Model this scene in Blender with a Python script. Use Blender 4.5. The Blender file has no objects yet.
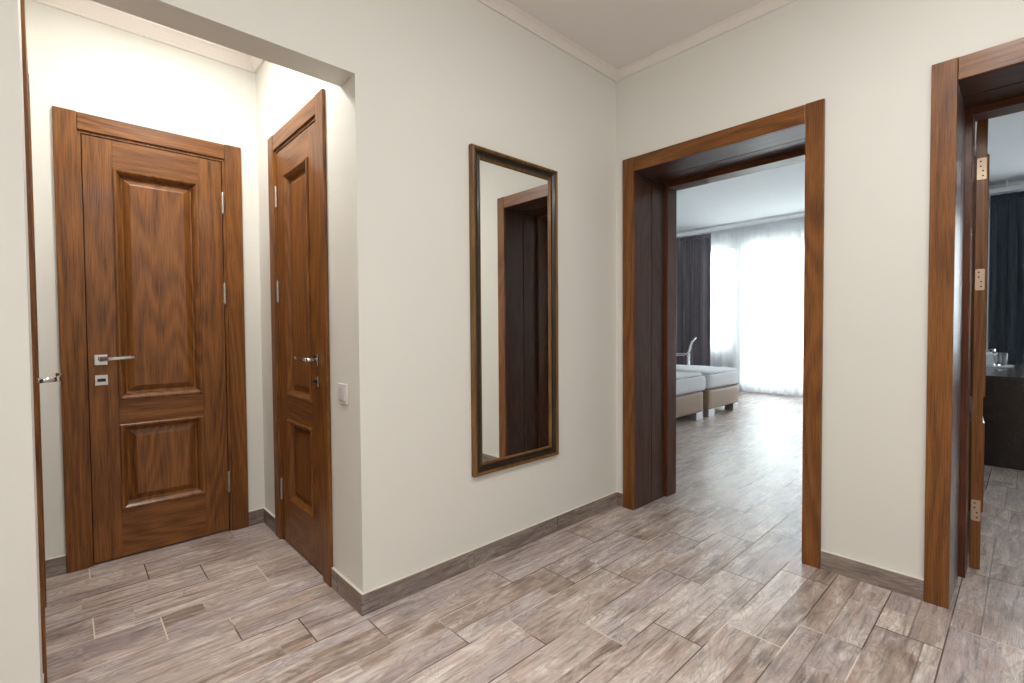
import bpy, bmesh, math, random
from mathutils import Vector, Matrix, noise
random.seed(7)
S = bpy.context.scene
COL = S.collection
PI = math.pi

# ------------------------------------------------------------------ helpers
def lin(r, g, b):
    def f(c):
        c /= 255.0
        return c / 12.92 if c <= 0.04045 else ((c + 0.055) / 1.055) ** 2.4
    return (f(r), f(g), f(b), 1.0)

def tag(o, label=None, cat=None, group=None, kind=None):
    if label: o['label'] = label
    if cat: o['category'] = cat
    if group: o['group'] = group
    if kind: o['kind'] = kind
    return o

def empty(name, loc=(0, 0, 0), rz=0.0):
    o = bpy.data.objects.new(name, None)
    o.location = loc
    o.rotation_euler = (0, 0, rz)
    o.empty_display_size = 0.1
    COL.objects.link(o)
    return o

def obj(name, bm, mats, parent=None, loc=(0, 0, 0), rot=(0, 0, 0), bevel=0.0, smooth=False, segs=2):
    me = bpy.data.meshes.new(name)
    bmesh.ops.recalc_face_normals(bm, faces=bm.faces[:])
    bm.to_mesh(me)
    bm.free()
    if not isinstance(mats, (list, tuple)): mats = [mats]
    for m in mats: me.materials.append(m)
    if smooth:
        for p in me.polygons: p.use_smooth = True
    o = bpy.data.objects.new(name, me)
    COL.objects.link(o)
    o.location = loc
    o.rotation_euler = rot
    if parent: o.parent = parent
    if bevel > 0:
        md = o.modifiers.new('bevel', 'BEVEL')
        md.width = bevel
        md.segments = segs
        md.limit_method = 'ANGLE'
        md.angle_limit = math.radians(40)
    return o

def bm_new(): return bmesh.new()

def box(bm, x0, x1, y0, y1, z0, z1, mat=0):
    vs = [bm.verts.new(c) for c in ((x0, y0, z0), (x1, y0, z0), (x1, y1, z0), (x0, y1, z0),
                                    (x0, y0, z1), (x1, y0, z1), (x1, y1, z1), (x0, y1, z1))]
    for idx in ((0, 3, 2, 1), (4, 5, 6, 7), (0, 1, 5, 4), (1, 2, 6, 5), (2, 3, 7, 6), (3, 0, 4, 7)):
        f = bm.faces.new([vs[i] for i in idx])
        f.material_index = mat
    return bm

def bx(*a): return box(bm_new(), *a)

def prism(bm, pts, fn0, fn1, mat=0):
    """extrude a 2D polygon: fn0/fn1 turn a 2D point into the two end points"""
    a = [bm.verts.new(fn0(*p)) for p in pts]
    b = [bm.verts.new(fn1(*p)) for p in pts]
    n = len(pts)
    fs = [bm.faces.new(a), bm.faces.new(b[::-1])]
    for i in range(n):
        fs.append(bm.faces.new((a[i], b[i], b[(i + 1) % n], a[(i + 1) % n])))
    for f in fs: f.material_index = mat
    return bm

def tube(bm, pts, r, seg=10, mat=0, closed=False):
    pts = [Vector(p) for p in pts]
    rings = []
    n = len(pts)
    up = None
    for i, p in enumerate(pts):
        if i == 0: t = pts[1] - pts[0]
        elif i == n - 1: t = pts[-1] - pts[-2]
        else: t = (pts[i + 1] - pts[i]).normalized() + (pts[i] - pts[i - 1]).normalized()
        t.normalize()
        if up is None:
            up = Vector((0, 0, 1)) if abs(t.z) < 0.9 else Vector((1, 0, 0))
        a = t.cross(up).normalized()
        b = a.cross(t).normalized()
        up = b
        rr = r[i] if isinstance(r, (list, tuple)) else r
        rings.append([bm.verts.new(p + a * (math.cos(k * 2 * PI / seg) * rr) + b * (math.sin(k * 2 * PI / seg) * rr)) for k in range(seg)])
    for i in range(n - 1):
        for k in range(seg):
            f = bm.faces.new((rings[i][k], rings[i][(k + 1) % seg], rings[i + 1][(k + 1) % seg], rings[i + 1][k]))
            f.material_index = mat
            f.smooth = True
    bm.faces.new(rings[0]).material_index = mat
    bm.faces.new(rings[-1][::-1]).material_index = mat
    return bm

def lathe(bm, prof, seg=24, cx=0, cy=0):
    rings = []
    for r, z in prof:
        if r < 1e-5: rings.append([bm.verts.new((cx, cy, z))])
        else: rings.append([bm.verts.new((cx + r * math.cos(k * 2 * PI / seg), cy + r * math.sin(k * 2 * PI / seg), z)) for k in range(seg)])
    for a, b in zip(rings, rings[1:]):
        for k in range(seg):
            q = [a[k % len(a)], a[(k + 1) % len(a)], b[(k + 1) % len(b)], b[k % len(b)]]
            u = []
            for v in q:
                if v not in u: u.append(v)
            if len(u) > 2:
                f = bm.faces.new(u)
                f.smooth = True
    return bm

# ------------------------------------------------------------------ materials
class N:
    def __init__(s, name):
        s.m = bpy.data.materials.new(name)
        s.m.use_nodes = True
        s.t = s.m.node_tree
        s.b = s.t.nodes['Principled BSDF']
        s.out = s.t.nodes['Material Output']
    def n(s, typ, **kw):
        nd = s.t.nodes.new(typ)
        for k, v in kw.items(): setattr(nd, k, v)
        return nd
    def l(s, a, b): s.t.links.new(a, b)
    def inp(s, sock, v):
        if isinstance(v, bpy.types.NodeSocket): s.l(v, sock)
        else: sock.default_value = v
    def math(s, op, a, b=None, c=None):
        nd = s.n('ShaderNodeMath', operation=op)
        s.inp(nd.inputs[0], a)
        if b is not None: s.inp(nd.inputs[1], b)
        if c is not None: s.inp(nd.inputs[2], c)
        return nd.outputs[0]
    def mix(s, fac, a, b, blend='MIX'):
        nd = s.n('ShaderNodeMix', data_type='RGBA', blend_type=blend)
        s.inp(nd.inputs[0], fac); s.inp(nd.inputs[6], a); s.inp(nd.inputs[7], b)
        return nd.outputs[2]
    def noise(s, vec, scale, detail=3, rough=0.55, dist=0.0):
        nd = s.n('ShaderNodeTexNoise')
        s.l(vec, nd.inputs['Vector'])
        nd.inputs['Scale'].default_value = scale
        nd.inputs['Detail'].default_value = detail
        nd.inputs['Roughness'].default_value = rough
        nd.inputs['Distortion'].default_value = dist
        return nd.outputs['Fac']
    def ramp(s, fac, stops):
        nd = s.n('ShaderNodeValToRGB')
        e = nd.color_ramp.elements
        while len(e) < len(stops): e.new(0.5)
        for el, (p, c) in zip(e, stops):
            el.position = p
            el.color = c if len(c) == 4 else (*c, 1)
        s.l(fac, nd.inputs[0])
        return nd.outputs[0]
    def bump(s, h, strength, dist):
        nd = s.n('ShaderNodeBump')
        nd.inputs['Strength'].default_value = strength
        nd.inputs['Distance'].default_value = dist
        s.l(h, nd.inputs['Height'])
        s.l(nd.outputs[0], s.b.inputs['Normal'])
    def set(s, **kw):
        for k, v in kw.items():
            s.inp(s.b.inputs[k.replace('_', ' ')], v)
        return s.m

def g(v): return (v, v, v, 1)

def simple(name, col, rough=0.5, metal=0.0, **kw):
    n = N(name)
    # faint irregularity so that no surface is perfectly uniform
    tc = n.n('ShaderNodeTexCoord')
    f = n.noise(tc.outputs['Object'], 14, 3)
    c = n.mix(n.math('MULTIPLY', f, 0.12), col, (col[0] * .75, col[1] * .75, col[2] * .75, 1))
    n.set(Base_Color=c, Roughness=rough, Metallic=metal)
    for k, v in kw.items(): n.b.inputs[k.replace('_', ' ')].default_value = v
    return n.m

def paint(name, col, rough=0.7, bump=0.25):
    n = N(name)
    tc = n.n('ShaderNodeTexCoord')
    big = n.noise(tc.outputs['Object'], 1.3, 2)
    fine = n.noise(tc.outputs['Object'], 260, 3)
    c = n.mix(n.math('MULTIPLY', big, 0.10), col, (col[0] * .86, col[1] * .85, col[2] * .83, 1))
    n.set(Base_Color=c, Roughness=rough)
    n.bump(fine, bump, 0.0012)
    return n.m

def wood(name, axis, light, dark, rough=0.38, coat=0.06):
    n = N(name)
    tc = n.n('ShaderNodeTexCoord')
    oi = n.n('ShaderNodeObjectInfo')
    off = n.math('MULTIPLY', oi.outputs['Random'], 37.0)
    comb = n.n('ShaderNodeCombineXYZ')
    for i in range(3): n.l(off, comb.inputs[i])
    add = n.n('ShaderNodeVectorMath', operation='ADD')
    n.l(tc.outputs['Object'], add.inputs[0]); n.l(comb.outputs[0], add.inputs[1])
    def stretched(a, b):
        mp = n.n('ShaderNodeMapping')
        sc = [b, b, b]
        sc['xyz'.index(axis)] = a
        mp.inputs['Scale'].default_value = sc
        n.l(add.outputs[0], mp.inputs['Vector'])
        return mp.outputs[0]
    # cathedral figure: iso-lines of a slow, stretched noise
    v1 = stretched(0.7, 5.0)
    base = n.noise(v1, 1.0, 1.0, 0.4, 0.1)
    rings = n.math('SINE', n.math('MULTIPLY', base, 85.0))
    rings = n.math('MULTIPLY_ADD', rings, 0.5, 0.5)
    v2 = stretched(7.0, 270.0)
    pores = n.noise(v2, 1.0, 4, 0.65)
    v3 = stretched(0.9, 22.0)
    streak = n.noise(v3, 1.0, 3, 0.6, 0.2)
    f = n.math('MULTIPLY', rings, 0.13)
    f = n.math('MULTIPLY_ADD', pores, 0.62, f)
    f = n.math('MULTIPLY_ADD', streak, 0.34, f)
    col = n.ramp(f, [(0.38, dark), (0.62, tuple((a * 1.1 + b * .9) / 2 for a, b in zip(light, dark))[:3] + (1,)), (0.9, light)])
    pc = n.ramp(pores, [(0.36, g(0.66)), (0.5, g(1.0))])
    col = n.mix(0.6, col, pc, 'MULTIPLY')
    n.set(Base_Color=col, Roughness=rough)
    n.b.inputs['Coat Weight'].default_value = coat
    n.b.inputs['Coat Roughness'].default_value = 0.15
    n.b.inputs['Specular IOR Level'].default_value = 0.36
    n.bump(pores, 0.10, 0.001)
    return n.m

def tiles(name, mode='floor', tint=1.0, rough=0.335):
    """wood-print porcelain plank tiles 0.605 x 0.198 laid in thirds"""
    n = N(name)
    geo = n.n('ShaderNodeNewGeometry')
    sp = n.n('ShaderNodeSeparateXYZ')
    n.l(geo.outputs['Position'], sp.inputs[0])
    X, Y, Z = sp.outputs
    if mode == 'floor':
        v = n.math('DIVIDE', n.math('SUBTRACT', -0.043, Y), 0.198)
        row = n.math('FLOOR', v)
        fv = n.math('SUBTRACT', v, row)
        u = n.math('DIVIDE', n.math('SUBTRACT', n.math('ADD', X, 1.757), n.math('MULTIPLY', row, 0.2)), 0.605)
        U = X; V = Y
    elif mode == 'x':
        row = n.math('MULTIPLY', Y, 0.0); fv = n.math('MULTIPLY_ADD', Z, 3.0, 0.35)
        u = n.math('DIVIDE', n.math('ADD', X, 1.20 + 0.6), 0.605)
        U = X; V = Z
    else:
        row = n.math('MULTIPLY_ADD', X, 0.0, 3.0); fv = n.math('MULTIPLY_ADD', Z, 3.0, 0.35)
        u = n.math('DIVIDE', n.math('ADD', Y, 0.98), 0.605)
        U = Y; V = Z
    col = n.math('FLOOR', u)
    fu = n.math('SUBTRACT', u, col)
    # one printed picture out of a few, picked per tile
    cid = n.n('ShaderNodeCombineXYZ')
    n.l(n.math('MULTIPLY_ADD', row, 1.37, 0.31), cid.inputs[0]); n.l(n.math('MULTIPLY_ADD', col, 2.11, 0.57), cid.inputs[1])
    wn = n.n('ShaderNodeTexWhiteNoise', noise_dimensions='3D')
    n.l(cid.outputs[0], wn.inputs['Vector'])
    rnd = wn.outputs['Value']
    rs = n.n('ShaderNodeSeparateColor'); n.l(wn.outputs['Color'], rs.inputs[0])
    r1, r2, r3 = rs.outputs
    # printed boards inside a tile
    split = n.math('MULTIPLY_ADD', r1, 0.5, 0.25)
    board = n.math('GREATER_THAN', fv, split)
    bid = n.n('ShaderNodeCombineXYZ')
    n.l(n.math('MULTIPLY_ADD', rnd, 91.0, board), bid.inputs[0])
    # some of the boards break across the tile as well
    brk = n.math('GREATER_THAN', fu, n.math('MULTIPLY_ADD', n.math('ABSOLUTE', n.math('SUBTRACT', r2, board)), 1.3, 0.15))
    n.l(brk, bid.inputs[1])
    wb = n.n('ShaderNodeTexWhiteNoise', noise_dimensions='3D')
    n.l(bid.outputs[0], wb.inputs['Vector'])
    bs = n.n('ShaderNodeSeparateColor'); n.l(wb.outputs['Color'], bs.inputs[0])
    b1, b2, b3 = bs.outputs
    # print coordinates
    pv = n.n('ShaderNodeCombineXYZ')
    n.l(n.math('MULTIPLY_ADD', b1, 31.0, U), pv.inputs[0])
    n.l(n.math('MULTIPLY_ADD', b2, 17.0, V), pv.inputs[1])
    n.l(n.math('MULTIPLY', b3, 11.0), pv.inputs[2])
    def mp(sx, sy):
        m_ = n.n('ShaderNodeMapping'); m_.inputs['Scale'].default_value = (sx, sy, 1)
        n.l(pv.outputs[0], m_.inputs['Vector']); return m_.outputs[0]
    warp = n.noise(mp(3.0, 9.0), 1.0, 2, 0.5, 0.6)
    grainl = n.math('SINE', n.math('MULTIPLY', warp, 120.0))
    grainl = n.math('MULTIPLY_ADD', grainl, 0.5, 0.5)
    streak = n.noise(mp(5.0, 55.0), 1.0, 5, 0.68, 0.3)
    cloud = n.noise(mp(4.5, 10.0), 1.0, 4, 0.6, 0.5)
    blot = n.noise(mp(7.0, 11.0), 1.0, 3, 0.55, 1.2)
    tone = n.math('MULTIPLY_ADD', cloud, 1.15, n.math('MULTIPLY', b1, 0.30))
    tone = n.math('SUBTRACT', tone, 0.22)
    c = n.ramp(tone, [(0.14, lin(122, 104, 93)), (0.36, lin(170, 151, 138)), (0.50, lin(196, 179, 167)),
                      (0.64, lin(208, 194, 187)), (0.80, lin(232, 219, 208))])
    mauve = n.ramp(b2, [(0.4, g(0)), (0.9, g(1))])
    c = n.mix(n.math('MULTIPLY', mauve, 0.5), c, lin(176, 165, 170))
    peach = n.ramp(blot, [(0.55, g(0)), (0.68, g(1))])
    c = n.mix(n.math('MULTIPLY', peach, 0.45), c, lin(190, 156, 136))
    chalk = n.ramp(n.noise(mp(3.6, 15.0), 1.0, 5, 0.66, 0.7), [(0.52, g(0)), (0.66, g(1))])
    c = n.mix(n.math('MULTIPLY', chalk, 0.6), c, lin(240, 232, 224))
    sk = n.ramp(streak, [(0.34, g(0.46)), (0.46, g(0.92)), (0.62, g(1.15))])
    c = n.mix(0.85, c, sk, 'MULTIPLY')
    gl = n.ramp(grainl, [(0.0, g(0.74)), (0.5, g(1.0))])
    c = n.mix(n.math('MULTIPLY', n.ramp(cloud, [(0.4, g(0)), (0.55, g(1))]), 0.9), c, n.mix(1.0, c, gl, 'MULTIPLY'))
    fine = n.noise(mp(18.0, 240.0), 1.0, 3, 0.7)
    c = n.mix(0.5, c, n.ramp(fine, [(0.36, g(0.70)), (0.52, g(1.0)), (0.66, g(1.10))]), 'MULTIPLY')
    # dark hairline between printed boards
    hl = n.math('LESS_THAN', n.math('ABSOLUTE', n.math('SUBTRACT', fv, split)), 0.012)
    hl = n.math('MULTIPLY', hl, n.math('GREATER_THAN', r3, 0.35))
    c = n.mix(n.math('MULTIPLY', hl, 0.55 if mode == 'floor' else 0.0), c, lin(82, 66, 58))
    # grout joints
    du = n.math('MULTIPLY', n.math('MINIMUM', fu, n.math('SUBTRACT', 1.0, fu)), 0.605)
    if mode == 'floor':
        dv = n.math('MULTIPLY', n.math('MINIMUM', fv, n.math('SUBTRACT', 1.0, fv)), 0.198)
        d = n.math('MINIMUM', du, dv)
    else:
        d = du
    grout = n.math('LESS_THAN', d, 0.0024)
    gcol = n.mix(n.ramp(n.noise(geo.outputs['Position'], 1.7, 1), [(0.46, g(0)), (0.54, g(1))]), lin(96, 79, 70), lin(232, 218, 206))
    c = n.mix(n.math('MULTIPLY', grout, 0.95), c, gcol)
    if tint != 1.0:
        c = n.mix(1.0, c, (tint, tint * .97, tint * .94, 1), 'MULTIPLY')
    rg = n.math('MULTIPLY_ADD', cloud, 0.14, rough - 0.07)
    rg = n.math('MULTIPLY_ADD', grout, 0.4, rg)
    n.set(Base_Color=c, Roughness=rg)
    h = n.math('MINIMUM', n.math('MULTIPLY', d, 400.0), 1.0)
    h = n.math('MULTIPLY_ADD', streak, 0.22, h)
    n.bump(h, 0.35, 0.0012)
    return n.m

CREAM = lin(229, 228, 221)
M = {}
M['wall'] = paint('cream_wall_paint', CREAM)
M['wall_room'] = paint('white_room_paint', lin(236, 236, 236))
M['ceiling'] = paint('ceiling_paint', lin(240, 235, 232), 0.8, 0.1)
M['ceiling_room'] = paint('room_ceiling_paint', lin(236, 239, 243), 0.8, 0.1)
M['plaster'] = paint('cornice_plaster', lin(236, 230, 224), 0.6, 0.1)
M['floor'] = tiles('wood_print_floor_tile')
M['base_x'] = tiles('wood_print_skirting_tile_x', 'x', 0.50, 0.4)
M['base_y'] = tiles('wood_print_skirting_tile_y', 'y', 0.50, 0.4)
M['sealant'] = simple('white_sealant', lin(236, 230, 218), 0.5)
WL, WD = lin(158, 102, 48), lin(90, 52, 22)
for a in 'xyz': M['oak_' + a] = wood('stained_oak_' + a, a, WL, WD)
DL, DD = lin(100, 68, 54), lin(60, 39, 31)
for a in 'xyz': M['lining_' + a] = wood('dark_lining_wood_' + a, a, DL, DD, 0.30, 0.2)  # lining boards: oak grain in a darker tone
RL, RD = lin(116, 64, 36), lin(70, 36, 18)
for a in 'xyz': M['red_' + a] = wood('reddish_frame_wood_' + a, a, RL, RD, 0.32, 0.1)
M['gap'] = simple('gap_shade_and_screw_brown', lin(38, 22, 12), 0.7)  # dark brown painted as shade in the door gaps, also on the screws
M['chrome'] = simple('polished_chrome', lin(205, 205, 208), 0.16, 1.0)
M['steel'] = simple('brushed_steel_hinge', lin(196, 190, 182), 0.35, 0.9)
M['copper'] = simple('coppery_hinge_plate', lin(196, 170, 146), 0.42, 0.6)
M['black'] = simple('black_hole', lin(16, 16, 18), 0.6)
M['switch'] = simple('white_switch_plastic', lin(236, 232, 226), 0.3)
M['rocker'] = simple('pale_grey_rocker', lin(214, 213, 216), 0.3)
M['gold'] = wood('antique_gold_moulding', 'z', lin(150, 112, 62), lin(98, 66, 30), 0.35, 0.3)
M['gold'].node_tree.nodes['Principled BSDF'].inputs['Metallic'].default_value = 0.35
M['bronze'] = wood('dark_bronze_moulding', 'z', lin(60, 44, 26), lin(26, 18, 11), 0.35, 0.3)
n_ = N('mirror_silver'); n_.set(Base_Color=lin(238, 240, 238), Metallic=1.0, Roughness=0.01); M['mirror'] = n_.m
M['legmetal'] = simple('satin_metal_leg', lin(200, 200, 204), 0.35, 0.7)
M['taupe'] = simple('taupe_leatherette', lin(160, 134, 112), 0.5)
M['linen'] = simple('white_bed_linen', lin(226, 226, 230), 0.85)
M['piping'] = simple('grey_piping', lin(104, 100, 108), 0.8)
M['pvc'] = simple('white_window_frame', lin(236, 238, 240), 0.35)
M['desk'] = wood('very_dark_desk_veneer', 'x', lin(58, 44, 40), lin(26, 19, 18), 0.25, 0.3)
M['porcelain'] = simple('white_porcelain', lin(232, 234, 238), 0.2)
M['rail_metal'] = simple('painted_balcony_metal', lin(150, 155, 160), 0.5)
M['bark'] = simple('tree_bark', lin(104, 90, 76), 0.9)
M['chairpad'] = simple('black_chair_mesh', lin(40, 38, 42), 0.7)
M['concrete'] = paint('balcony_concrete', lin(196, 194, 190), 0.9, 0.4)

def glass_thin():
    n = N('window_glass')
    tr = n.n('ShaderNodeBsdfTransparent'); tr.inputs[0].default_value = (0.96, 0.98, 0.98, 1)
    gl = n.n('ShaderNodeBsdfGlossy'); gl.inputs['Roughness'].default_value = 0.02
    fr = n.n('ShaderNodeFresnel'); fr.inputs[0].default_value = 1.45
    mx = n.n('ShaderNodeMixShader')
    n.l(fr.outputs[0], mx.inputs[0]); n.l(tr.outputs[0], mx.inputs[1]); n.l(gl.outputs[0], mx.inputs[2])
    n.l(mx.outputs[0], n.out.inputs[0])
    return n.m
M['glass'] = glass_thin()
n_ = N('drinking_glass'); n_.set(Base_Color=(0.95, 0.97, 1, 1), Roughness=0.03); n_.b.inputs['Transmission Weight'].default_value = 0.9; n_.b.inputs['IOR'].default_value = 1.45
M['tumbler'] = n_.m

def sheer_mat():
    n = N('sheer_white_voile')
    tc = n.n('ShaderNodeTexCoord')
    sp = n.n('ShaderNodeSeparateXYZ'); n.l(tc.outputs['Object'], sp.inputs[0])
    wv = n.noise(tc.outputs['Object'], 60, 2)
    tr = n.n('ShaderNodeBsdfTransparent')
    tl = n.n('ShaderNodeBsdfTranslucent'); tl.inputs[0].default_value = (0.92, 0.94, 0.96, 1)
    df = n.n('ShaderNodeBsdfDiffuse'); df.inputs[0].default_value = (0.9, 0.92, 0.94, 1)
    m1 = n.n('ShaderNodeMixShader'); m1.inputs[0].default_value = 0.35
    n.l(tl.outputs[0], m1.inputs[1]); n.l(df.outputs[0], m1.inputs[2])
    m2 = n.n('ShaderNodeMixShader')
    n.l(n.math('MULTIPLY_ADD', wv, 0.15, 0.68), m2.inputs[0])
    n.l(tr.outputs[0], m2.inputs[1]); n.l(m1.outputs[0], m2.inputs[2])
    n.l(m2.outputs[0], n.out.inputs[0])
    return n.m
M['sheer'] = sheer_mat()

def fabric(name, c1, c2):
    n = N(name)
    tc = n.n('ShaderNodeTexCoord')
    mp = n.n('ShaderNodeMapping'); mp.inputs['Scale'].default_value = (40, 40, 4)
    n.l(tc.outputs['Object'], mp.inputs['Vector'])
    f = n.noise(mp.outputs[0], 6, 3)
    n.set(Base_Color=n.mix(f, c1, c2), Roughness=0.75)
    n.b.inputs['Sheen Weight'].default_value = 0.3
    return n.m
M['greycurtain'] = fabric('charcoal_curtain_fabric', lin(134, 126, 134), lin(104, 97, 106))
M['navycurtain'] = fabric('dark_slate_curtain_fabric', lin(52, 62, 74), lin(36, 44, 54))

def leaf_mat():
    n = N('tree_leaves')
    oi = n.n('ShaderNodeTexCoord')
    f = n.noise(oi.outputs['Object'], 1.4, 2)
    n.set(Base_Color=n.mix(f, lin(120, 150, 90), lin(170, 190, 130)), Roughness=0.6)
    return n.m
M['leaf'] = leaf_mat()

# ------------------------------------------------------------------ dimensions
T = 0.1376            # wall thickness of the opening
XA = -1.755           # right jamb of the opening to the niche
XL = -2.684           # left jamb
XN = -2.699           # left wall of the niche
YB = 1.300            # back wall of the niche
HL = 2.157            # underside of the beam
HC = 2.762            # hall ceiling
HN = 2.722            # niche ceiling
WX = 0.48             # depth of the thick wall with the two doorways
HR = 2.965            # ceiling of the rooms
XW = 6.30             # window wall inner face
XH0, YH0 = -5.0, -3.6 # far ends of the hall

def struct(name, bm, m, label=None, parent=None, **kw):
    o = obj(name, bm, m, parent, **kw)
    if parent is None: tag(o, label, None, None, 'structure')
    return o

# ------------------------------------------------------------------ shell
struct('floor', bx(XH0 - .2, XW + .1, -5.2, 3.5, -0.12, 0.0), M['floor'], 'wood-print porcelain plank floor running through the hall and both rooms')
bm = prism(bm_new(), [(XH0, 0), (XL, 0), (XL, HL), (XA, HL), (XA, 0), (0.0, 0), (0.0, 2.85), (XH0, 2.85)],
           lambda x, z: (x, 0, z), lambda x, z: (x, T, z))
struct('wall_back', bm, M['wall'], 'cream hall wall with the mirror and the opening to the door niche')

def wall_with_doors(name, rects, a0, a1, h, fn, depth, label):
    """front layer 5 cm with door-sized notches, solid layer behind"""
    bm = bm_new()
    pts = [(a0, 0)]
    for (r0, r1, rh) in sorted(rects): pts += [(r0, 0), (r0, rh), (r1, rh), (r1, 0)]
    pts += [(a1, 0), (a1, h), (a0, h)]
    prism(bm, pts, lambda a, z: fn(a, 0, z), lambda a, z: fn(a, 0.05, z))
    prism(bm, [(a0, 0), (a1, 0), (a1, h), (a0, h)], lambda a, z: fn(a, 0.05, z), lambda a, z: fn(a, depth, z))
    return struct(name, bm, M['wall'], label)

D1 = (-2.632, 0.786)     # outer left edge, outer width of the casing
D2 = (1.055, 0.764)
D3 = (0.255, 0.790)
HD = 2.202
wall_with_doors('wall_niche_back', [(D1[0] + .07, D1[0] + D1[1] - .07, HD - .075)], XN - .03, XA, HN + .1,
                lambda a, d, z: (a, YB + d, z), 0.14, 'cream back wall of the niche behind the closed oak door')
wall_with_doors('wall_niche_right', [(D2[0] - D2[1] + .07, D2[0] - .07, HD - .075)], T, YB + .14, HN + .1,
                lambda a, d, z: (XA + d, a, z), 0.14, 'cream right wall of the niche with a second oak door')
wall_with_doors('wall_niche_left', [(D3[0] + .07, D3[0] + D3[1] - .07, HD - .075)], T, YB + .14, HN + .1,
                lambda a, d, z: (XN - d - (a - T) * .022, a, z), 0.14, 'left wall of the niche seen edge-on')
# thick wall with two doorways, profile in y-z
O4 = (-1.108, -0.110, 2.150)
O5 = (-2.583, -1.585, 2.150)
pts = [(-5.0, 0), (O5[0], 0), (O5[0], O5[2]), (O5[1], O5[2]), (O5[1], 0), (O4[0], 0), (O4[0], O4[2]), (O4[1], O4[2]), (O4[1], 0), (3.4, 0), (3.4, HR + .05), (-5.0, HR + .05)]
bm = prism(bm_new(), pts, lambda y, z: (0.0, y, z), lambda y, z: (WX, y, z))
struct('wall_right', bm, M['wall'], 'cream hall wall with two deep oak-lined doorways')
struct('wall_front', bx(XH0, 0, YH0 - .12, YH0, 0, 2.85), M['wall'], 'hall wall behind the camera')
struct('wall_left', bx(XH0 - .12, XH0, YH0 - .12, T, 0, 2.85), M['wall'], 'far left hall wall')
struct('ceiling', bx(XH0, 0, YH0, 0, HC, HC + .1), M['ceiling'], 'plain painted hall ceiling')
struct('ceiling_niche', bx(XN - .04, XA, T, YB, HN, HN + .1), M['ceiling'], 'white ceiling of the door niche')
struct('ceiling_rooms', bx(WX, XW + .3, -5.0, 3.4, HR, HR + .1), M['ceiling_room'], 'white ceiling of the rooms beyond the doorways')
struct('wall_room_divider', bx(WX, XW, -1.42, -1.24, 0, HR), M['wall_room'], 'wall between the two rooms')
struct('wall_bedroom_end', bx(WX, XW + .3, 3.4, 3.52, 0, HR), M['wall_room'], 'bedroom wall behind the headboards')
struct('wall_study_end', bx(WX, XW + .3, -5.12, -5.0, 0, HR), M['wall_room'], 'far end wall of the second room')
# window wall with openings
W1 = (1.76, 2.95, 0.70, 2.72)
W2 = (-0.95, 1.72, 0.06, 2.72)
W3 = (-4.6, -1.75, 0.70, 2.72)
pts = [(-5.0, 0), (-5.0, HR), (3.4, HR), (3.4, 0)]
bm = bm_new()
def wallpiece(y0, y1, z0, z1): box(bm, XW, XW + .25, y0, y1, z0, z1)
wallpiece(-5.0, W3[0], 0, HR); wallpiece(W3[0], W3[1], 0, W3[2]); wallpiece(W3[0], W3[1], W3[3], HR)
wallpiece(W3[1], W2[0], 0, HR); wallpiece(W2[0], W2[1], 0, W2[2]); wallpiece(W2[0], W2[1], W2[3], HR)
wallpiece(W2[1], W1[0], 0, HR); wallpiece(W1[0], W1[1], 0, W1[2]); wallpiece(W1[0], W1[1], W1[3], HR); wallpiece(W1[1], 3.4, 0, HR)
struct('wall_window', bm, M['wall_room'], 'outer wall of the rooms with large windows')

def window(name, y0, y1, z0, z1, n, label):
    r = empty(name, (XW + .12, 0, 0)); tag(r, label, None, None, 'structure')
    b = bm_new(); f = .055
    box(b, -.035, .035, y0, y1, z0, z0 + f); box(b, -.035, .035, y0, y1, z1 - f, z1)
    box(b, -.035, .035, y0, y0 + f, z0 + f, z1 - f); box(b, -.035, .035, y1 - f, y1, z0 + f, z1 - f)
    obj('window_frame', b, M['pvc'], r)
    w = (y1 - y0 - 2 * f) / n
    for i in range(n):
        a = y0 + f + i * w + .002; c = a + w - .004; s = .065
        b = bm_new()
        box(b, -.03, .045, a, c, z0 + f, z0 + f + s); box(b, -.03, .045, a, c, z1 - f - s, z1 - f)
        box(b, -.03, .045, a, a + s, z0 + f + s, z1 - f - s); box(b, -.03, .045, c - s, c, z0 + f + s, z1 - f - s)
        sh = obj('sash', b, M['pvc'], r)
        obj('pane', bx(0, .006, a + s, c - s, z0 + f + s, z1 - f - s), M['glass'], sh)
    return r
window('window_1', *W1, 1, 'white framed bedroom window above the low parapet')
window('window_2', *W2, 3, 'full height white balcony doors behind the sheer curtain')
window('window_3', *W3, 3, 'wide window of the second room')

# ------------------------------------------------------------------ cornices
def cornice(name, pts, s, label, inward):
    """pts: polyline at the wall (x,y,z of the cornice foot); inward: unit vectors to the room; s: size"""
    prof = [(0, 0), (0, s), (s, s), (s, s * .86), (s * .72, s * .74), (s * .45, s * .45), (s * .26, s * .2), (s * .22, 0)]
    b = bm_new(); rings = []
    for (x, y, z), (ix, iy) in zip(pts, inward):
        rings.append([b.verts.new((x + ix * u, y + iy * u, z + v)) for u, v in prof])
    for a, c in zip(rings, rings[1:]):
        for k in range(len(prof)):
            b.faces.new((a[k], a[(k + 1) % len(prof)], c[(k + 1) % len(prof)], c[k]))
    b.faces.new(rings[0]); b.faces.new(rings[-1][::-1])
    struct(name, b, M['plaster'], label)
zc = HC - .045
cornice('trim_1', [(XH0, 0, zc), (0, 0, zc), (0, YH0, zc)], .045, 'slim plaster cornice along the hall ceiling', [(0, -1), (-1, -1), (-1, 0)])
zc = HN - .062
cornice('trim_2', [(XN - .001, T, zc), (XN - .026, YB, zc), (XA, YB, zc), (XA, T, zc)], .062, 'white plaster cornice round the niche ceiling', [(1, 0), (1, -1), (-1, -1), (-1, 0)])
zc = HR - .05
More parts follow.
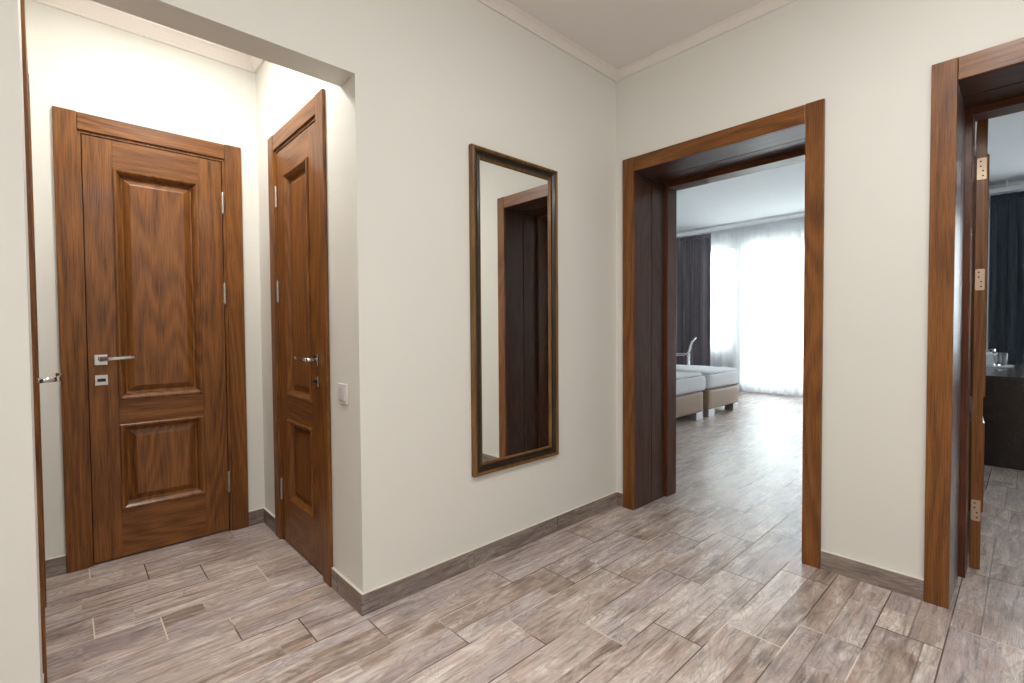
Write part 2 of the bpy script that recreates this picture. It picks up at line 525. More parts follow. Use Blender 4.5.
cornice('trim_3', [(WX, 3.4, zc), (XW, 3.4, zc), (XW, -1.24, zc)], .05, 'white cornice at the bedroom ceiling', [(0, -1), (-1, -1), (-1, 0)])
cornice('trim_4', [(XW, -1.42, zc), (XW, -5.0, zc)], .05, 'white cornice at the second room ceiling', [(-1, 0), (-1, 0)])

# ------------------------------------------------------------------ baseboards
HB, TB = 0.085, 0.010
def baseboard(name, segs, label):
    """segs: (x0,x1,y0,y1,mat) boxes"""
    b = bm_new(); mats = []
    for x0, x1, y0, y1, m in segs:
        if M[m] not in mats: mats.append(M[m])
        box(b, x0, x1, y0, y1, 0, HB, mats.index(M[m]))
    o = struct(name, b, mats, label)
    b = bm_new()
    for x0, x1, y0, y1, m in segs: box(b, x0, x1, y0, y1, HB, HB + .005)
    s = obj('sealant_strip', b, M['sealant'], o, bevel=.0015); s['label'] = 'white sealant line on top of the skirting tile'
    return o
baseboard('baseboard_back', [(XA - TB, 0, -TB, 0, 'base_x')], 'brown wood-print skirting tile under the mirror wall')
baseboard('baseboard_jamb', [(XA - TB, XA, 0, D2[0] - D2[1], 'base_y')], 'skirting tile on the jamb beside the second oak door')
baseboard('baseboard_left', [(XH0, XL, -TB, 0, 'base_x')], 'skirting tile left of the niche opening')
baseboard('baseboard_right', [(-TB, 0, -1.534, -1.158, 'base_y'), (-TB, 0, YH0, -2.634, 'base_y'), (-TB, 0, -.0578, -TB, 'base_y')], 'skirting tile between the two doorways')
baseboard('baseboard_niche', [(XN - .026, D1[0], YB - TB, YB, 'base_x'), (D1[0] + D1[1], XA, YB - TB, YB, 'base_x'), (XA - TB, XA, D2[0], YB - TB, 'base_y'),
                              (XN - .026, XN - .01, D3[0] + D3[1], YB - TB, 'base_y')], 'short skirting tiles in the corner of the niche')
baseboard('baseboard_niche_left', [(XN - .004, XN + .014, T, D3[0], 'base_y')], 'skirting tile beside the edge-on door')
baseboard('baseboard_bedroom', [(XW - TB, XW, -1.24, W2[0], 'base_y'), (XW - TB, XW, W2[1], 3.4, 'base_y')], 'skirting tile under the bedroom window')

# ------------------------------------------------------------------ closed panelled doors
def rect_loop(bm, x0, x1, z0, z1, y): return [bm.verts.new(c) for c in ((x0, y, z0), (x1, y, z0), (x1, y, z1), (x0, y, z1))]

def panel_bm(x0, x1, z0, z1):
    b = bm_new()
    prof = [(0.0, 0.002), (0.0, -.006), (.005, -.010), (.012, -.009), (.020, -.001), (.027, .008), (.031, .022), (.038, .024), (.041, .022), (.064, .009), (.068, .0075)]
    loops = [rect_loop(b, x0 + i, x1 - i, z0 + i, z1 - i, d) for i, d in prof]
    for a, c in zip(loops, loops[1:]):
        for k in range(4): b.faces.new((a[k], a[(k + 1) % 4], c[(k + 1) % 4], c[k]))
    b.faces.new(loops[-1])
    i = .0
    bk = rect_loop(b, x0, x1, z0, z1, .030)
    for k in range(4): b.faces.new((loops[0][k], bk[k], bk[(k + 1) % 4], loops[0][(k + 1) % 4]))
    b.faces.new(bk[::-1])
    return b

def add_leaf(root, x0, x1, z0, z1, yf, th=.038, both=False):
    """panelled leaf; front face looks along -y"""
    b = bm_new(); st = .112
    P = [(0.246, 0.682), (0.806, 1.962)]
    box(b, x0, x0 + st, yf, yf + th, z0, z1, 0); box(b, x1 - st, x1, yf, yf + th, z0, z1, 0)
    zs = [z0] + [v for p in P for v in p] + [z1]
    for i in range(0, len(zs), 2): box(b, x0 + st, x1 - st, yf, yf + th, zs[i], zs[i + 1], 1)
    leaf = obj('leaf', b, [M['oak_z'], M['oak_x']], root, bevel=.0012)
    for p in P:
        pb = panel_bm(x0 + st, x1 - st, *p)
        bmesh.ops.translate(pb, vec=(0, yf, 0), verts=pb.verts[:])
        obj('panel', pb, M['oak_z'], leaf)
        if both:
            pb = panel_bm(x0 + st, x1 - st, *p)
            for v in pb.verts: v.co.y = yf + th - v.co.y
            obj('panel', pb, M['oak_z'], leaf)
    return leaf

def lever_handle(root, x, z, yf, sgn, reach=0.0, label='chrome lever handle on a square rose'):
    """sgn = direction of the lever along local x; face looks along -y"""
    h = empty('door_handle', (x, yf, z)); h.parent = root; h['label'] = label
    obj('rose', bx(-.026, .026, -.009, 0, -.026, .026), M['chrome'], h, bevel=.002)
    b = bm_new()
    tube(b, [(0, -.009, 0), (0, -.030, 0.001), (0, -.050 - reach, .002)], [.010, .009, .0085], 14)
    obj('neck', b, M['chrome'], h)
    b = bm_new(); pts = []
    for i in range(9):
        t = i / 8
        pts.append((sgn * (-.010 + t * .140), -.052 - reach - .010 * math.sin(t * PI), .003 + .006 * math.sin(t * 1.6)))
    rings = []
    for i, p in enumerate(pts):
        w = .0055; hh = .0095 - .003 * i / 8
        rings.append([b.verts.new((p[0], p[1] + dy, p[2] + dz)) for dy, dz in ((-w, -hh), (w, -hh), (w, hh), (-w, hh))])
    for a, c in zip(rings, rings[1:]):
        for k in range(4): b.faces.new((a[k], a[(k + 1) % 4], c[(k + 1) % 4], c[k]))
    b.faces.new(rings[0][::-1]); b.faces.new(rings[-1])
    obj('lever', b, M['chrome'], h, bevel=.003)
    return h

def lock_rose(root, x, z, yf):
    h = empty('lock', (x, yf, z)); h.parent = root; h['label'] = 'square chrome lock rose under the lever'
    b = bm_new()
    box(b, -.026, .026, -.008, 0, -.026, .026)
    obj('rose', b, M['chrome'], h, bevel=.002)
    obj('thumb_turn', bx(-.016, .016, -.013, -.008, -.008, .008), M['black'], h, bevel=.002)

def hinge(root, x, z, yf, h=.11):
    b = bm_new()
    for k in range(3):
        a = z - h / 2 + k * h / 3
        tube(b, [(x, yf, a + .001), (x, yf, a + h / 3 - .001)], .0065, 12)
    tube(b, [(x, yf, z + h / 2), (x, yf, z + h / 2 + .007)], [.0045, .002], 10)
    tube(b, [(x, yf, z - h / 2), (x, yf, z - h / 2 - .007)], [.0045, .002], 10)
    for f in b.faces: f.smooth = False
    o = obj('hinge', b, M['steel'], root)
    o['label'] = 'steel knuckle hinge'
    return o

def closed_door(name, loc, rz, W, label, handle_side, z_handle=1.012, lock=True, reach=0.0, ky=-.007):
    r = empty(name, loc, rz); tag(r, label, None, None, 'structure')
    lw = .083; H = HD; zi = 2.118
    # casing legs run full height, the header sits between them
    obj('casing_leg', bx(0, lw, -.016, 0, 0, H), M['oak_z'], r, bevel=.003)
    obj('casing_leg', bx(W - lw, W, -.016, 0, 0, H), M['oak_z'], r, bevel=.003)
    obj('casing_header', bx(lw + .0008, W - lw - .0008, -.0145, 0, zi, H - .002), M['oak_x'], r, bevel=.003)
    # jamb seen as a thin line inside the casing, and a dark sheet painted as shade behind the leaf
    jw = .013
    b = bm_new()
    box(b, lw - .010, lw + jw, -.004, .048, 0, zi + .008); box(b, W - lw - jw, W - lw + .010, -.004, .048, 0, zi + .008)
    box(b, lw + jw, W - lw - jw, -.004, .048, zi - jw, zi + .008)
    obj('jamb', b, M['oak_z'], r)
    b = bm_new()
    box(b, lw + jw, W - lw - jw, .0415, .049, 0.0, zi - jw)
    obj('rebate_shade', b, M['gap'], r)['label'] = 'dark sheet behind the leaf, painted as the shade in the gap'
    x0, x1 = lw + jw + .0035, W - lw - jw - .0035
    lf = add_leaf(r, x0, x1, .009, zi - jw - .004, -.001)
    hx = x0 + .048 if handle_side < 0 else x1 - .048
    lever_handle(lf, hx, z_handle, -.001, -handle_side, reach)
    if lock: lock_rose(lf, hx, z_handle - .100, -.001)
    kx = x1 + .003 if handle_side < 0 else x0 - .003
    for z in (1.868, 1.362, .285): hinge(lf, kx, z, ky)
    return r
closed_door('door_1', (D1[0], YB, 0), 0, D1[1], 'closed two-panel stained oak door on the back wall of the niche', -1)
closed_door('door_2', (XA, D2[0], 0), -PI / 2, D2[1], 'closed two-panel stained oak door on the right wall of the niche', 1)
closed_door('door_3', (XN + .004, D3[0], 0), PI / 2 + .022, D3[1], 'oak door on the left niche wall, seen edge-on with only its lever standing out', -1, z_handle=.990, reach=.012, ky=-.002)

# ------------------------------------------------------------------ lined doorways with open leaves
def doorway(name, ya, label, hinge_right):
    """ya: outer left (greater y) edge of the casing; hall face at x=0; root at (0, ya, 0), local = world axes"""
    r = empty(name, (0, ya, 0)); tag(r, label, None, None, 'structure')
    W = 1.1005; lw = .0785; H = 2.2065; zi = 2.118; p = .016
    # local y runs from 0 to -W
    obj('casing_leg', bx(-p, 0, -lw, 0, 0, H), M['oak_z'], r, bevel=.002)
    obj('casing_leg', bx(-p, 0, -W, -W + lw, 0, H), M['oak_z'], r, bevel=.002)
    obj('casing_header', bx(-p + .001, 0, -W + lw + .0008, -lw - .0008, zi, H - .001), M['oak_y'], r, bevel=.002)
    g0, g1 = .196, .202; e = .36
    th = .022
    for side in (0, 1):
        y0, y1 = (-lw, -lw + th) if side == 0 else (-W + lw - th, -W + lw)
        b = bm_new()
        box(b, 0.0005, g0, y0, y1, 0, zi); box(b, g1, e, y0, y1, 0, zi)
        yy = (y0 + .004, y1) if side == 0 else (y0, y1 - .004)
        box(b, g0, g1, yy[0], yy[1], 0, zi)
        o = obj('side_lining', b, M['lining_z'], r, bevel=.0012)
    b = bm_new()
    box(b, 0.0005, g0, -W + lw, -lw, zi, zi + th); box(b, g1, e, -W + lw, -lw, zi, zi + th); box(b, g0, g1, -W + lw, -lw, zi + .004, zi + th)
    obj('top_lining', b, M['lining_y'], r, bevel=.0012)
    s = .023; zt = zi - .032
    b = bm_new(); box(b, e, WX, -lw - s, -lw + th, 0, zi)
    obj('frame_jamb', b, M['red_z'], r, bevel=.003)
    b = bm_new(); box(b, e, WX, -W + lw - th, -W + lw + s, 0, zi)
    obj('frame_jamb', b, M['red_z'], r, bevel=.003)
    b = bm_new(); box(b, e, WX, -W + lw - th, -lw + th, zi, zi + th); box(b, e, WX, -W + lw + s, -lw - s, zt, zi)
    obj('frame_head', b, M['red_y'], r, bevel=.003)
    # casing on the room side
    b = bm_new(); box(b, WX, WX + .012, -lw * .9, 0, 0, H); box(b, WX, WX + .012, -W, -W + lw * .9, 0, H); box(b, WX, WX + .012, -W + lw * .9, -lw * .9, zi + .01, H)
    obj('room_casing', b, M['oak_z'], r)
    # leaf opened by 90 degrees into the room; its own frame: x along the width, y through the thickness
    lw_ = W - 2 * lw - 2 * s - .006
    if hinge_right:
        piv = empty('open_leaf', (WX + .014, -W + lw + s + .006, 0), 0)
    else:
        piv = empty('open_leaf', (WX + .014, -lw - s - .042, 0), math.radians(4.0))
    piv.parent = r
    piv['label'] = 'panelled oak leaf standing open into the room'
    lf = add_leaf(piv, 0, lw_, .008, zt - .004 + .012, 0, .036, both=True)
    ys = 0.018
    for z in (1.870, 1.362, .285):
        b = bm_new()
        pts = []
        for cx, cz, a0 in ((.011, .044, 0), (-.011, .044, 90), (-.011, -.044, 180), (.011, -.044, 270)):
            for k in range(4):
                a = math.radians(a0 + k * 30); pts.append((ys + cx + .005 * math.cos(a), z + cz + .005 * math.sin(a)))
        prism(b, pts, lambda y, zz: (-.004, y, zz), lambda y, zz: (.0005, y, zz))
        hp = obj('hinge_plate', b, M['copper'], piv); hp['label'] = 'rounded coppery hinge plate on the leaf edge'
        b = bm_new()
        for dz in (-.032, -.010, .012, .034):
            tube(b, [(-.0052, ys + (.004 if dz > 0 else -.004), z + dz), (-.003, ys + (.004 if dz > 0 else -.004), z + dz)], .0035, 8)
        obj('screw', b, M['gap'], hp)
    lever_handle(piv, lw_ - .05, 1.0, 0, -1)
    return r
doorway('door_4', -.0578, 'deep oak-lined doorway opening to the bedroom', True)
doorway('door_5', -1.534, 'deep oak-lined doorway at the right opening to the darker room', False)

# ------------------------------------------------------------------ mirror
mr = empty('wall_mirror', (-1.196, 0, .441))
tag(mr, 'tall narrow mirror in an antique gold and bronze moulded frame hung on the cream wall', 'mirror')
MW, MH = .603, 1.580
def frame_bm(profs):
    b = bm_new()
    loops = [rect_loop(b, i, MW - i, i, MH - i, -d) for i, d in profs]
    for a, c in zip(loops, loops[1:]):
        for k in range(4): b.faces.new((a[k], a[(k + 1) % 4], c[(k + 1) % 4], c[k]))
    for k in range(4): b.faces.new((loops[-1][k], loops[-1][(k + 1) % 4], loops[0][(k + 1) % 4], loops[0][k]))
    return b
obj('outer_moulding', frame_bm([(0, .002), (0, .024), (.004, .030), (.010, .031), (.016, .028), (.018, .024), (.018, .002)]), M['gold'], mr, bevel=.0008)
obj('scoop_moulding', frame_bm([(.018, .003), (.018, .0235), (.023, .025), (.028, .019), (.034, .014), (.041, .014), (.046, .018), (.049, .018), (.049, .003)]), M['bronze'], mr)
obj('inner_bead', frame_bm([(.049, .003), (.049, .019), (.053, .020), (.057, .016), (.059, .010), (.059, .003)]), M['gold'], mr)
obj('mirror_glass', bx(.050, MW - .050, -.009, -.003, .050, MH - .050), M['mirror'], mr)['label'] = 'clear silvered mirror glass'

# ------------------------------------------------------------------ switch
sw = empty('light_switch', (XA, .150, .882), -PI / 2)
tag(sw, 'square white light switch on the pale wall beside the second oak door', 'light switch')
obj('switch_frame', bx(-.043, .043, -.009, 0, -.043, .043), M['switch'], sw, bevel=.004)
obj('rocker', bx(-.028, .028, -.0135, -.009, -.028, .028), M['rocker'], sw, bevel=.003)

# ------------------------------------------------------------------ beds
def soft_box(x0, x1, y0, y1, z0, z1, r, amp, seed, n=(14, 28, 5)):
    """rounded, slightly wrinkled cushion-like box"""
    b = bm_new()
    nx, ny, nz = n
    bmesh.ops.create_cube(b, size=1.0)
    bmesh.ops.subdivide_edges(b, edges=b.edges[:], cuts=11, use_grid_fill=True)
    cx, cy, cz = (x0 + x1) / 2, (y0 + y1) / 2, (z0 + z1) / 2
    hx, hy, hz = (x1 - x0) / 2, (y1 - y0) / 2, (z1 - z0) / 2
    def remap(t, h):   # concentrate vertices at the rounded rim
        s = 1 if t >= 0 else -1
        a = abs(t) * 2
        return s * (a * 1.25 * (h - r) if a <= .8 else (h - r) + (a - .8) / .2 * r)
    for v in b.verts:
        p = Vector((remap(v.co.x, hx), remap(v.co.y, hy), remap(v.co.z, hz)))
        q = Vector((max(-hx + r, min(hx - r, p.x)), max(-hy + r, min(hy - r, p.y)), max(-hz + r, min(hz - r, p.z))))
        d = p - q
        if d.length > 1e-6: p = q + d.normalized() * min(max(abs(d.x), abs(d.y), abs(d.z)), r)
        nn = noise.noise(Vector((p.x * 5 + seed, p.y * 5, p.z * 9)))
        k = d.normalized() if d.length > 1e-6 else Vector((0, 0, 1))
        p += k * nn * amp
        v.co = p + Vector((cx, cy, cz))
    return b

def bed(x0, x1, label, seed, over=0.0):
    Y0, Y1 = .95, 2.98
    r = empty('bed', ((x0 + x1) / 2, Y0, 0)); tag(r, label, 'bed', 'single box-spring beds pushed together')
    w = (x1 - x0) / 2
    o = obj('bed_base', soft_box(-w, w, 0, Y1 - Y0, .095, .352, .022, .002, seed), M['taupe'], r, smooth=True)
    o = obj('mattress', soft_box(-w - .004, w + .004 + over, -.008, Y1 - Y0, .345, .560, .050, .008, seed + 3), M['linen'], r, smooth=True)
    for zz, ins in ((.365, .006), (.548, .028)):
        b = bm_new(); pts = []
        ww = w + .006 - ins; wr = ww + over; a0 = -.008 + ins - .004; a1 = Y1 - Y0 - ins
        for cx, cy, s in ((wr - .04, a0 + .04, -90), (wr - .04, a1 - .04, 0), (-ww + .04, a1 - .04, 90), (-ww + .04, a0 + .04, 180)):
            for k in range(5):
                a = math.radians(s + k * 22.5); pts.append((cx + .04 * math.cos(a), cy + .04 * math.sin(a), zz))
        pts.append(pts[0])
        tube(b, pts, .0055, 6)
        pp = obj('piping', b, M['piping'], o); pp['label'] = 'dark piping round the mattress edge'
    # fitted topper sheet that sags over the foot corner
    obj('sheet', soft_box(-w + .012, w - .012, .012, Y1 - Y0 - .5, .535, .583, .022, .010, seed + 8), M['linen'], o, smooth=True)['label'] = 'creased white sheet'
    pl = soft_box(-w + .1, w - .1, Y1 - Y0 - .48, Y1 - Y0 - .06, .562, .70, .06, .01, seed + 5)
    obj('pillow', pl, M['linen'], r, smooth=True)
    obj('headboard', soft_box(-w, w, Y1 - Y0 + .005, Y1 - Y0 + .085, .1, 1.05, .02, .002, seed), M['taupe'], r, smooth=True)
    lx, ly = .17, .12
    for sx in (-1, 1):
        for yy in (.004, Y1 - Y0 - .15):
            xa = -w + .01 if sx < 0 else w - .01 - lx
            b = bx(xa, xa + lx, yy, yy + ly, 0, .097)
            obj('leg', b, M['legmetal'], r, bevel=.004)['label'] = 'square metal bed leg'
    return r
bed(2.290, 3.232, 'white single bed on a taupe base nearer the doorway, mostly hidden by its left jamb', 1.0, .075)
bed(3.375, 4.310, 'white single bed on a taupe base nearer the window, its foot corner in full view', 5.0)

# ------------------------------------------------------------------ chair behind the beds
ch = empty('chair', (4.98, 2.12, 0), math.radians(24))
tag(ch, 'metal framed armchair behind the beds against the charcoal curtain', 'chair')
for sx in (-1, 1):
    b = bm_new(); X = sx * .24
    pts = [(X, .20, 0), (X, .20, .66), (X, .17, .695), (X, -.02, .70), (X, -.055, .715), (X, -.085, .76), (X, -.105, .84), (X, -.135, .92), (X, -.185, .985)]
    tube(b, pts, .013, 10)
    obj('arm_frame', b, M['chrome'], ch)
    b = bm_new(); tube(b, [(X, -.07, 0), (X, -.075, .40), (X, -.075, .735)], .012, 10)
    obj('rear_leg', b, M['chrome'], ch)
b = bm_new()
for z in (.60, .72, .84, .955):
    y = -.075 if z < .7 else (-.085 if z < .8 else (-.105 if z < .9 else -.16))
    tube(b, [(-.24, y, z), (.24, y, z)], .008, 8)
obj('back_bars', b, M['chrome'], ch)
obj('seat', soft_box(-.235, .235, -.08, .24, .42, .47, .02, .002, 2), M['chairpad'], ch, smooth=True)
b = bm_new()
for z in (.40,):
    tube(b, [(-.24, .2, z), (.24, .2, z)], .010, 8); tube(b, [(-.24, -.075, z), (.24, -.075, z)], .010, 8)
    tube(b, [(-.24, -.075, z), (-.24, .2, z)], .010, 8); tube(b, [(.24, -.075, z), (.24, .2, z)], .010, 8)
obj('seat_frame', b, M['chrome'], ch)

# ------------------------------------------------------------------ curtains
def curtain_sheet(y0, y1, z0, z1, folds, amp, seed, nz=26, thick=0, gather=True):
    rnd = random.Random(seed)
    b = bm_new()
    ny = int(folds * 12)
    ph = [rnd.uniform(-.5, .5) for _ in range(int(folds) + 3)]
    am = [rnd.uniform(.55, 1.15) for _ in range(int(folds) + 3)]
    grid = []
    for j in range(nz + 1):
        t = j / nz; z = z1 - (z1 - z0) * t; row = []
        for i in range(ny + 1):
            s = i / ny; y = y0 + (y1 - y0) * s
            k = s * folds; ki = int(k); fr = k - ki
            a = am[ki] * (1 - fr) + am[min(ki + 1, len(am) - 1)] * fr
            p_ = ph[ki] * (1 - fr) + ph[min(ki + 1, len(ph) - 1)] * fr
            grow = .45 + .55 * min(1, t * 2.5)
            x = amp * a * grow * math.sin(2 * PI * k + p_ * t * 1.2)
            x += amp * .25 * math.sin(2 * PI * k * 2.1 + 1.3) * (1 - t)
            yy = y + .25 * amp * a * math.sin(4 * PI * k + p_) * t
            row.append(b.verts.new((x, yy, z)))
        grid.append(row)
    for j in range(nz):
        for i in range(ny):
            f = b.faces.new((grid[j][i], grid[j][i + 1], grid[j + 1][i + 1], grid[j + 1][i]))
            f.smooth = True
    return b
def curtain(name, X, y0, y1, z0, z1, folds, amp, mat, label, seed, thick, group=None, cat='curtain'):
    r = empty(name, (X, (y0 + y1) / 2, z0)); tag(r, label, cat, group)
    c = (y0 + y1) / 2
    o = obj('curtain_fabric', curtain_sheet(y0 - c, y1 - c, 0, z1 - z0 - .004, folds, amp, seed), mat, r)
    if thick:
        md = o.modifiers.new('thickness', 'SOLIDIFY'); md.thickness = thick
    b = bm_new()
    box(b, -.006, .006, y0 - c, y1 - c, z1 - z0 - .075, z1 - z0 - .012)
    tp = obj('heading_tape', b, mat, r)
    return r
curtain('blackout_curtain', 5.98, 2.13, 3.15, .015, 2.86, 6, .048, M['greycurtain'], 'heavy charcoal grey curtain drawn back at the left of the bedroom window', 3, .004)
curtain('sheer_curtain', 6.165, 1.185, 3.2, .02, 2.92, 17, .020, M['sheer'], 'white sheer curtain over the window above the parapet, left of the overlap seam', 5, 0, 'white sheer curtains')
curtain('sheer_curtain', 6.15, -1.1, 1.175, .02, 2.92, 19, .026, M['sheer'], 'white sheer curtain over the balcony doors, right of the overlap seam', 8, 0, 'white sheer curtains')
b = bm_new(); box(b, 5.93, 6.20, -1.2, 3.38, 2.926, HR - .001)
o = obj('curtain_track', b, M['pvc']); tag(o, 'white ceiling curtain track above the bedroom curtains', 'curtain rail')
curtain('dark_curtain', 6.05, -2.02, -1.46, .015, 2.80, 6, .034, M['navycurtain'], 'dark slate curtain seen through the right-hand doorway behind the desk', 12, .004)
curtain('sheer_curtain', 6.15, -4.7, -2.02, .02, 2.80, 20, .026, M['sheer'], 'white sheer curtain in the second room right of the dark curtain', 15, 0, 'white sheer curtains')
b = bm_new(); box(b, 5.95, 6.2, -4.9, -1.43, 2.805, 2.86); 
for y in (-4.7, -3.2, -1.6): box(b, 6.05, 6.07, y - .01, y + .01, 2.86, HR)
o = obj('curtain_track', b, M['pvc']); tag(o, 'white curtain track above the dark slate curtain in the second room', 'curtain rail')

# ------------------------------------------------------------------ desk and things on it
dk = empty('desk', (3.82, -1.76, 0)); tag(dk, 'long dark desk along the wall of the second room seen through the right doorway', 'desk')
obj('desk_top', bx(-.93, .93, -.33, .33, .705, .74), M['desk'], dk, bevel=.003)
obj('side_panel', bx(-.91, -.88, -.32, .32, 0, .705), M['desk'], dk, bevel=.002)
obj('side_panel', bx(.88, .91, -.32, .32, 0, .705), M['desk'], dk, bevel=.002)
obj('back_panel', bx(-.88, .88, .29, .31, .05, .705), M['desk'], dk)
dr = obj('drawer', bx(-.87, -.40, -.315, .28, .56, .70), M['desk'], dk, bevel=.002)
obj('drawer_handle', bx(-.70, -.56, -.328, -.316, .62, .635), M['steel'], dr)

tr = obj('tray', None or bx(-.17, .17, -.12, .12, 0, .010), M['porcelain'], loc=(4.22, -1.60, .740), bevel=.004)
tag(tr, 'thin pale tray on the dark desk under the glasses', 'tray')
def tumbler(x, y, label):
    b = lathe(bm_new(), [(0, 0), (.029, 0), (.031, .004), (.037, .125), (.0355, .125), (.029, .012), (0, .010)], 28)
    o = obj('drinking_glass', b, M['tumbler'], loc=(x, y, .7505)); tag(o, label, 'glass', 'drinking glasses on the tray')
    return o
tumbler(4.19, -1.640, 'clear drinking glass on the tray, right and nearest the desk edge')
tumbler(4.30, -1.600, 'clear drinking glass on the tray, behind the other glass')
kt = empty('kettle', (4.16, -1.530, .7505)); tag(kt, 'small white kettle on the tray, half hidden by the open door leaf', 'kettle')
obj('body', lathe(bm_new(), [(0, 0), (.050, 0), (.054, .01), (.050, .09), (.040, .125), (0, .126)], 28), M['porcelain'], kt)
lid = obj('lid', lathe(bm_new(), [(0, .127), (.037, .127), (.030, .140), (.008, .146), (.010, .158), (0, .162)], 24), M['porcelain'], kt)
b = bm_new(); tube(b, [(0, -.048, .105), (0, -.068, .118), (0, -.078, .126)], [.012, .009, .007], 10)
obj('spout', b, M['porcelain'], kt)
b = bm_new(); tube(b, [(.046, .01, .105), (.078, .02, .098), (.084, .02, .06), (.052, .01, .03)], .006, 8)
obj('handle', b, M['black'], kt)

# ------------------------------------------------------------------ outside
o = obj('balcony_floor', bx(XW + .25, 8.0, -5.0, 3.4, -.2, -.02), M['concrete']); tag(o, 'balcony slab outside the windows', 'balcony', kind='structure')
rl = empty('balcony_railing', (7.75, 0, -.02)); tag(rl, 'pale metal balcony railing faintly seen through the sheer curtain', 'railing')
b = bm_new(); box(b, -.03, .03, -5, 3.4, 1.22, 1.27); obj('handrail', b, M['rail_metal'], rl)
b = bm_new(); box(b, -.015, .015, -5, 3.4, 1.06, 1.09); box(b, -.015, .015, -5, 3.4, .08, .11); obj('cross_rail', b, M['rail_metal'], rl)
for k in range(7): obj('post', bx(-.025, .025, -4.9 + k * 1.36, -4.85 + k * 1.36, 0, 1.22), M['rail_metal'], rl)
b = bm_new()
y = -4.8
while y < 3.4:
    box(b, -.008, .008, y, y + .016, .11, 1.06); y += .12
tag(obj('balusters', b, M['rail_metal'], rl), kind='stuff')

def tree(x, y, h, rad, seed, label):
    rnd = random.Random(seed)
    r = empty('tree', (x, y, -3.0)); tag(r, label, 'tree', 'trees outside the bedroom window')
    b = bm_new(); tube(b, [(0, 0, 0), (.05, .04, h * .4), (-.04, .1, h * .8)], [.16, .11, .04], 10)
    for k in range(7):
        a = k * 2.4; z = h * (.4 + .07 * k)
        tube(b, [(0, 0.04, z), (math.cos(a) * rad * .35, math.sin(a) * rad * .35, z + .5), (math.cos(a) * rad * .8, math.sin(a) * rad * .8, z + .8)], [.05, .03, .012], 6)
    obj('trunk', b, M['bark'], r)
    b = bm_new()
    for k in range(4200):
        u = rnd.uniform(0, 2 * PI); w = rnd.uniform(-1, 1); q = rnd.random() ** .4
        s = math.sqrt(1 - w * w)
        lump = .75 + .35 * noise.noise(Vector((s * math.cos(u) * 2 + seed, s * math.sin(u) * 2, w * 2)))
        c = Vector((rad * q * lump * s * math.cos(u), rad * q * lump * s * math.sin(u), h * .78 + rad * 1.25 * q * lump * w))
        d1 = Vector((rnd.gauss(0, 1), rnd.gauss(0, 1), rnd.gauss(0, 1))).normalized()
        d2 = d1.cross(Vector((rnd.gauss(0, 1), rnd.gauss(0, 1), rnd.gauss(0, 1)))).normalized()
        L = rnd.uniform(.06, .11)
        vs = [b.verts.new(c + d1 * L), b.verts.new(c + d2 * L * .4), b.verts.new(c - d1 * L), b.verts.new(c - d2 * L * .4)]
        b.faces.new(vs)
    obj('foliage', b, M['leaf'], r)
tree(13.0, 4.3, 6.2, 1.7, 2, 'leafy tree outside faintly visible through the sheer curtain left of its seam')
o = obj('garden_ground', bx(8.0, 60, -30, 30, -3.4, -3.0), simple('pale_ground', lin(170, 172, 160), .9)); tag(o, 'ground outside below the balcony', 'ground', kind='structure')

# ------------------------------------------------------------------ light
w = bpy.data.worlds.new('sky'); S.world = w; w.use_nodes = True
bg = w.node_tree.nodes['Background']
bg.inputs[0].default_value = (0.91, 0.955, 1.0, 1)
bg.inputs[1].default_value = 18.5

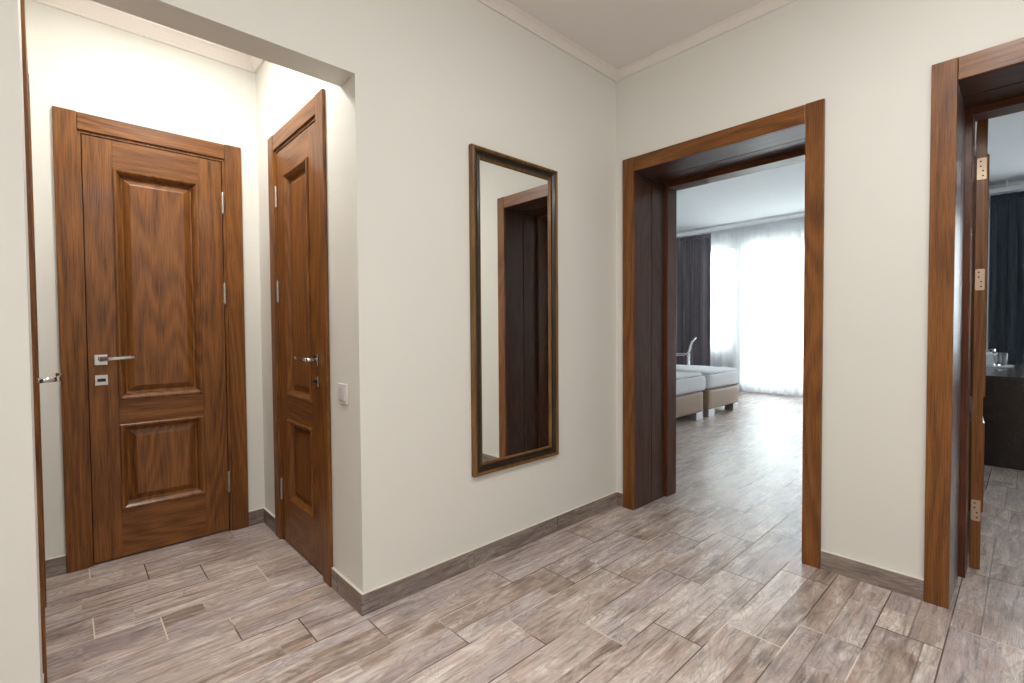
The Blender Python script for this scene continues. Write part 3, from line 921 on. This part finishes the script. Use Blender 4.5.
def area(name, loc, size, power, col, rot=(0, 0, 0), shape='DISK', size_y=None, spread=PI):
    l = bpy.data.lights.new(name, 'AREA'); l.shape = shape; l.size = size
    if size_y: l.size_y = size_y
    l.energy = power; l.color = col; l.spread = spread
    o = bpy.data.objects.new(name, l); o.location = loc; o.rotation_euler = rot; COL.objects.link(o)
    return o
WARM = (1.0, 0.985, 0.945)
HALL = (1.0, 0.985, 0.965)
area('hall_downlight', (-1.25, -1.75, HC - .02), .22, 12, HALL)
area('hall_downlight', (-3.2, -1.9, HC - .02), .22, 18, HALL)
area('hall_downlight', (-2.3, -3.0, HC - .02), .22, 16, HALL)
for q in ((-1.45, -1.75, 2.52), (-2.9, -2.3, 2.50)):  # unseen omni fill added to brighten the upper walls and ceiling
    l = bpy.data.lights.new('hall_fill_light', 'POINT'); l.energy = 10; l.color = HALL; l.shadow_soft_size = .09
    o = bpy.data.objects.new('hall_fill_light', l); o.location = q; COL.objects.link(o)
area('niche_downlight', (-2.2, .66, 2.66), .14, 12, WARM)
l = bpy.data.lights.new('niche_lamp', 'POINT'); l.energy = 2.4; l.color = WARM; l.shadow_soft_size = .05
o = bpy.data.objects.new('niche_lamp', l); o.location = (-2.2, .66, 2.55); COL.objects.link(o)
# sky portals in the window openings
for nm, (y0, y1, z0, z1) in (('window_portal_a', W1), ('window_portal_b', W2), ('window_portal_c', W3)):
    o = area(nm, (XW + .24, (y0 + y1) / 2, (z0 + z1) / 2), y1 - y0, 1, (1, 1, 1), (0, PI / 2, 0), 'RECTANGLE', z1 - z0)
    o.rotation_euler = (PI / 2, 0, PI / 2)
    o.data.cycles.is_portal = True
    # local -Z must look into the room (-x)
    o.matrix_world = Matrix.Translation(o.location) @ Matrix(((0, 0, 1, 0), (1, 0, 0, 0), (0, 1, 0, 0), (0, 0, 0, 1)))

# ------------------------------------------------------------------ camera
yaw, pitch, roll = 0.82148, -0.02624, -0.00722
fw = Vector((math.cos(yaw) * math.cos(pitch), math.sin(yaw) * math.cos(pitch), math.sin(pitch)))
r = Vector((math.sin(yaw), -math.cos(yaw), 0)); u = r.cross(fw)
r2 = r * math.cos(roll) + u * math.sin(roll); u2 = -r * math.sin(roll) + u * math.cos(roll)
cam = bpy.data.cameras.new('camera'); cam.sensor_width = 36.0; cam.lens = 481.443 / 1024 * 36
cam.clip_start = .02; cam.clip_end = 200
co = bpy.data.objects.new('camera', cam); COL.objects.link(co)
m = Matrix((r2, u2, -fw)).transposed().to_4x4()
co.matrix_world = Matrix.Translation((-2.61542, -1.81931, 1.15)) @ m
S.camera = co
S.view_settings.view_transform = 'Standard'
S.view_settings.look = 'None'
S.view_settings.gamma = 1.0
S.view_settings.use_curve_mapping = False
S.view_settings.exposure = 0.17
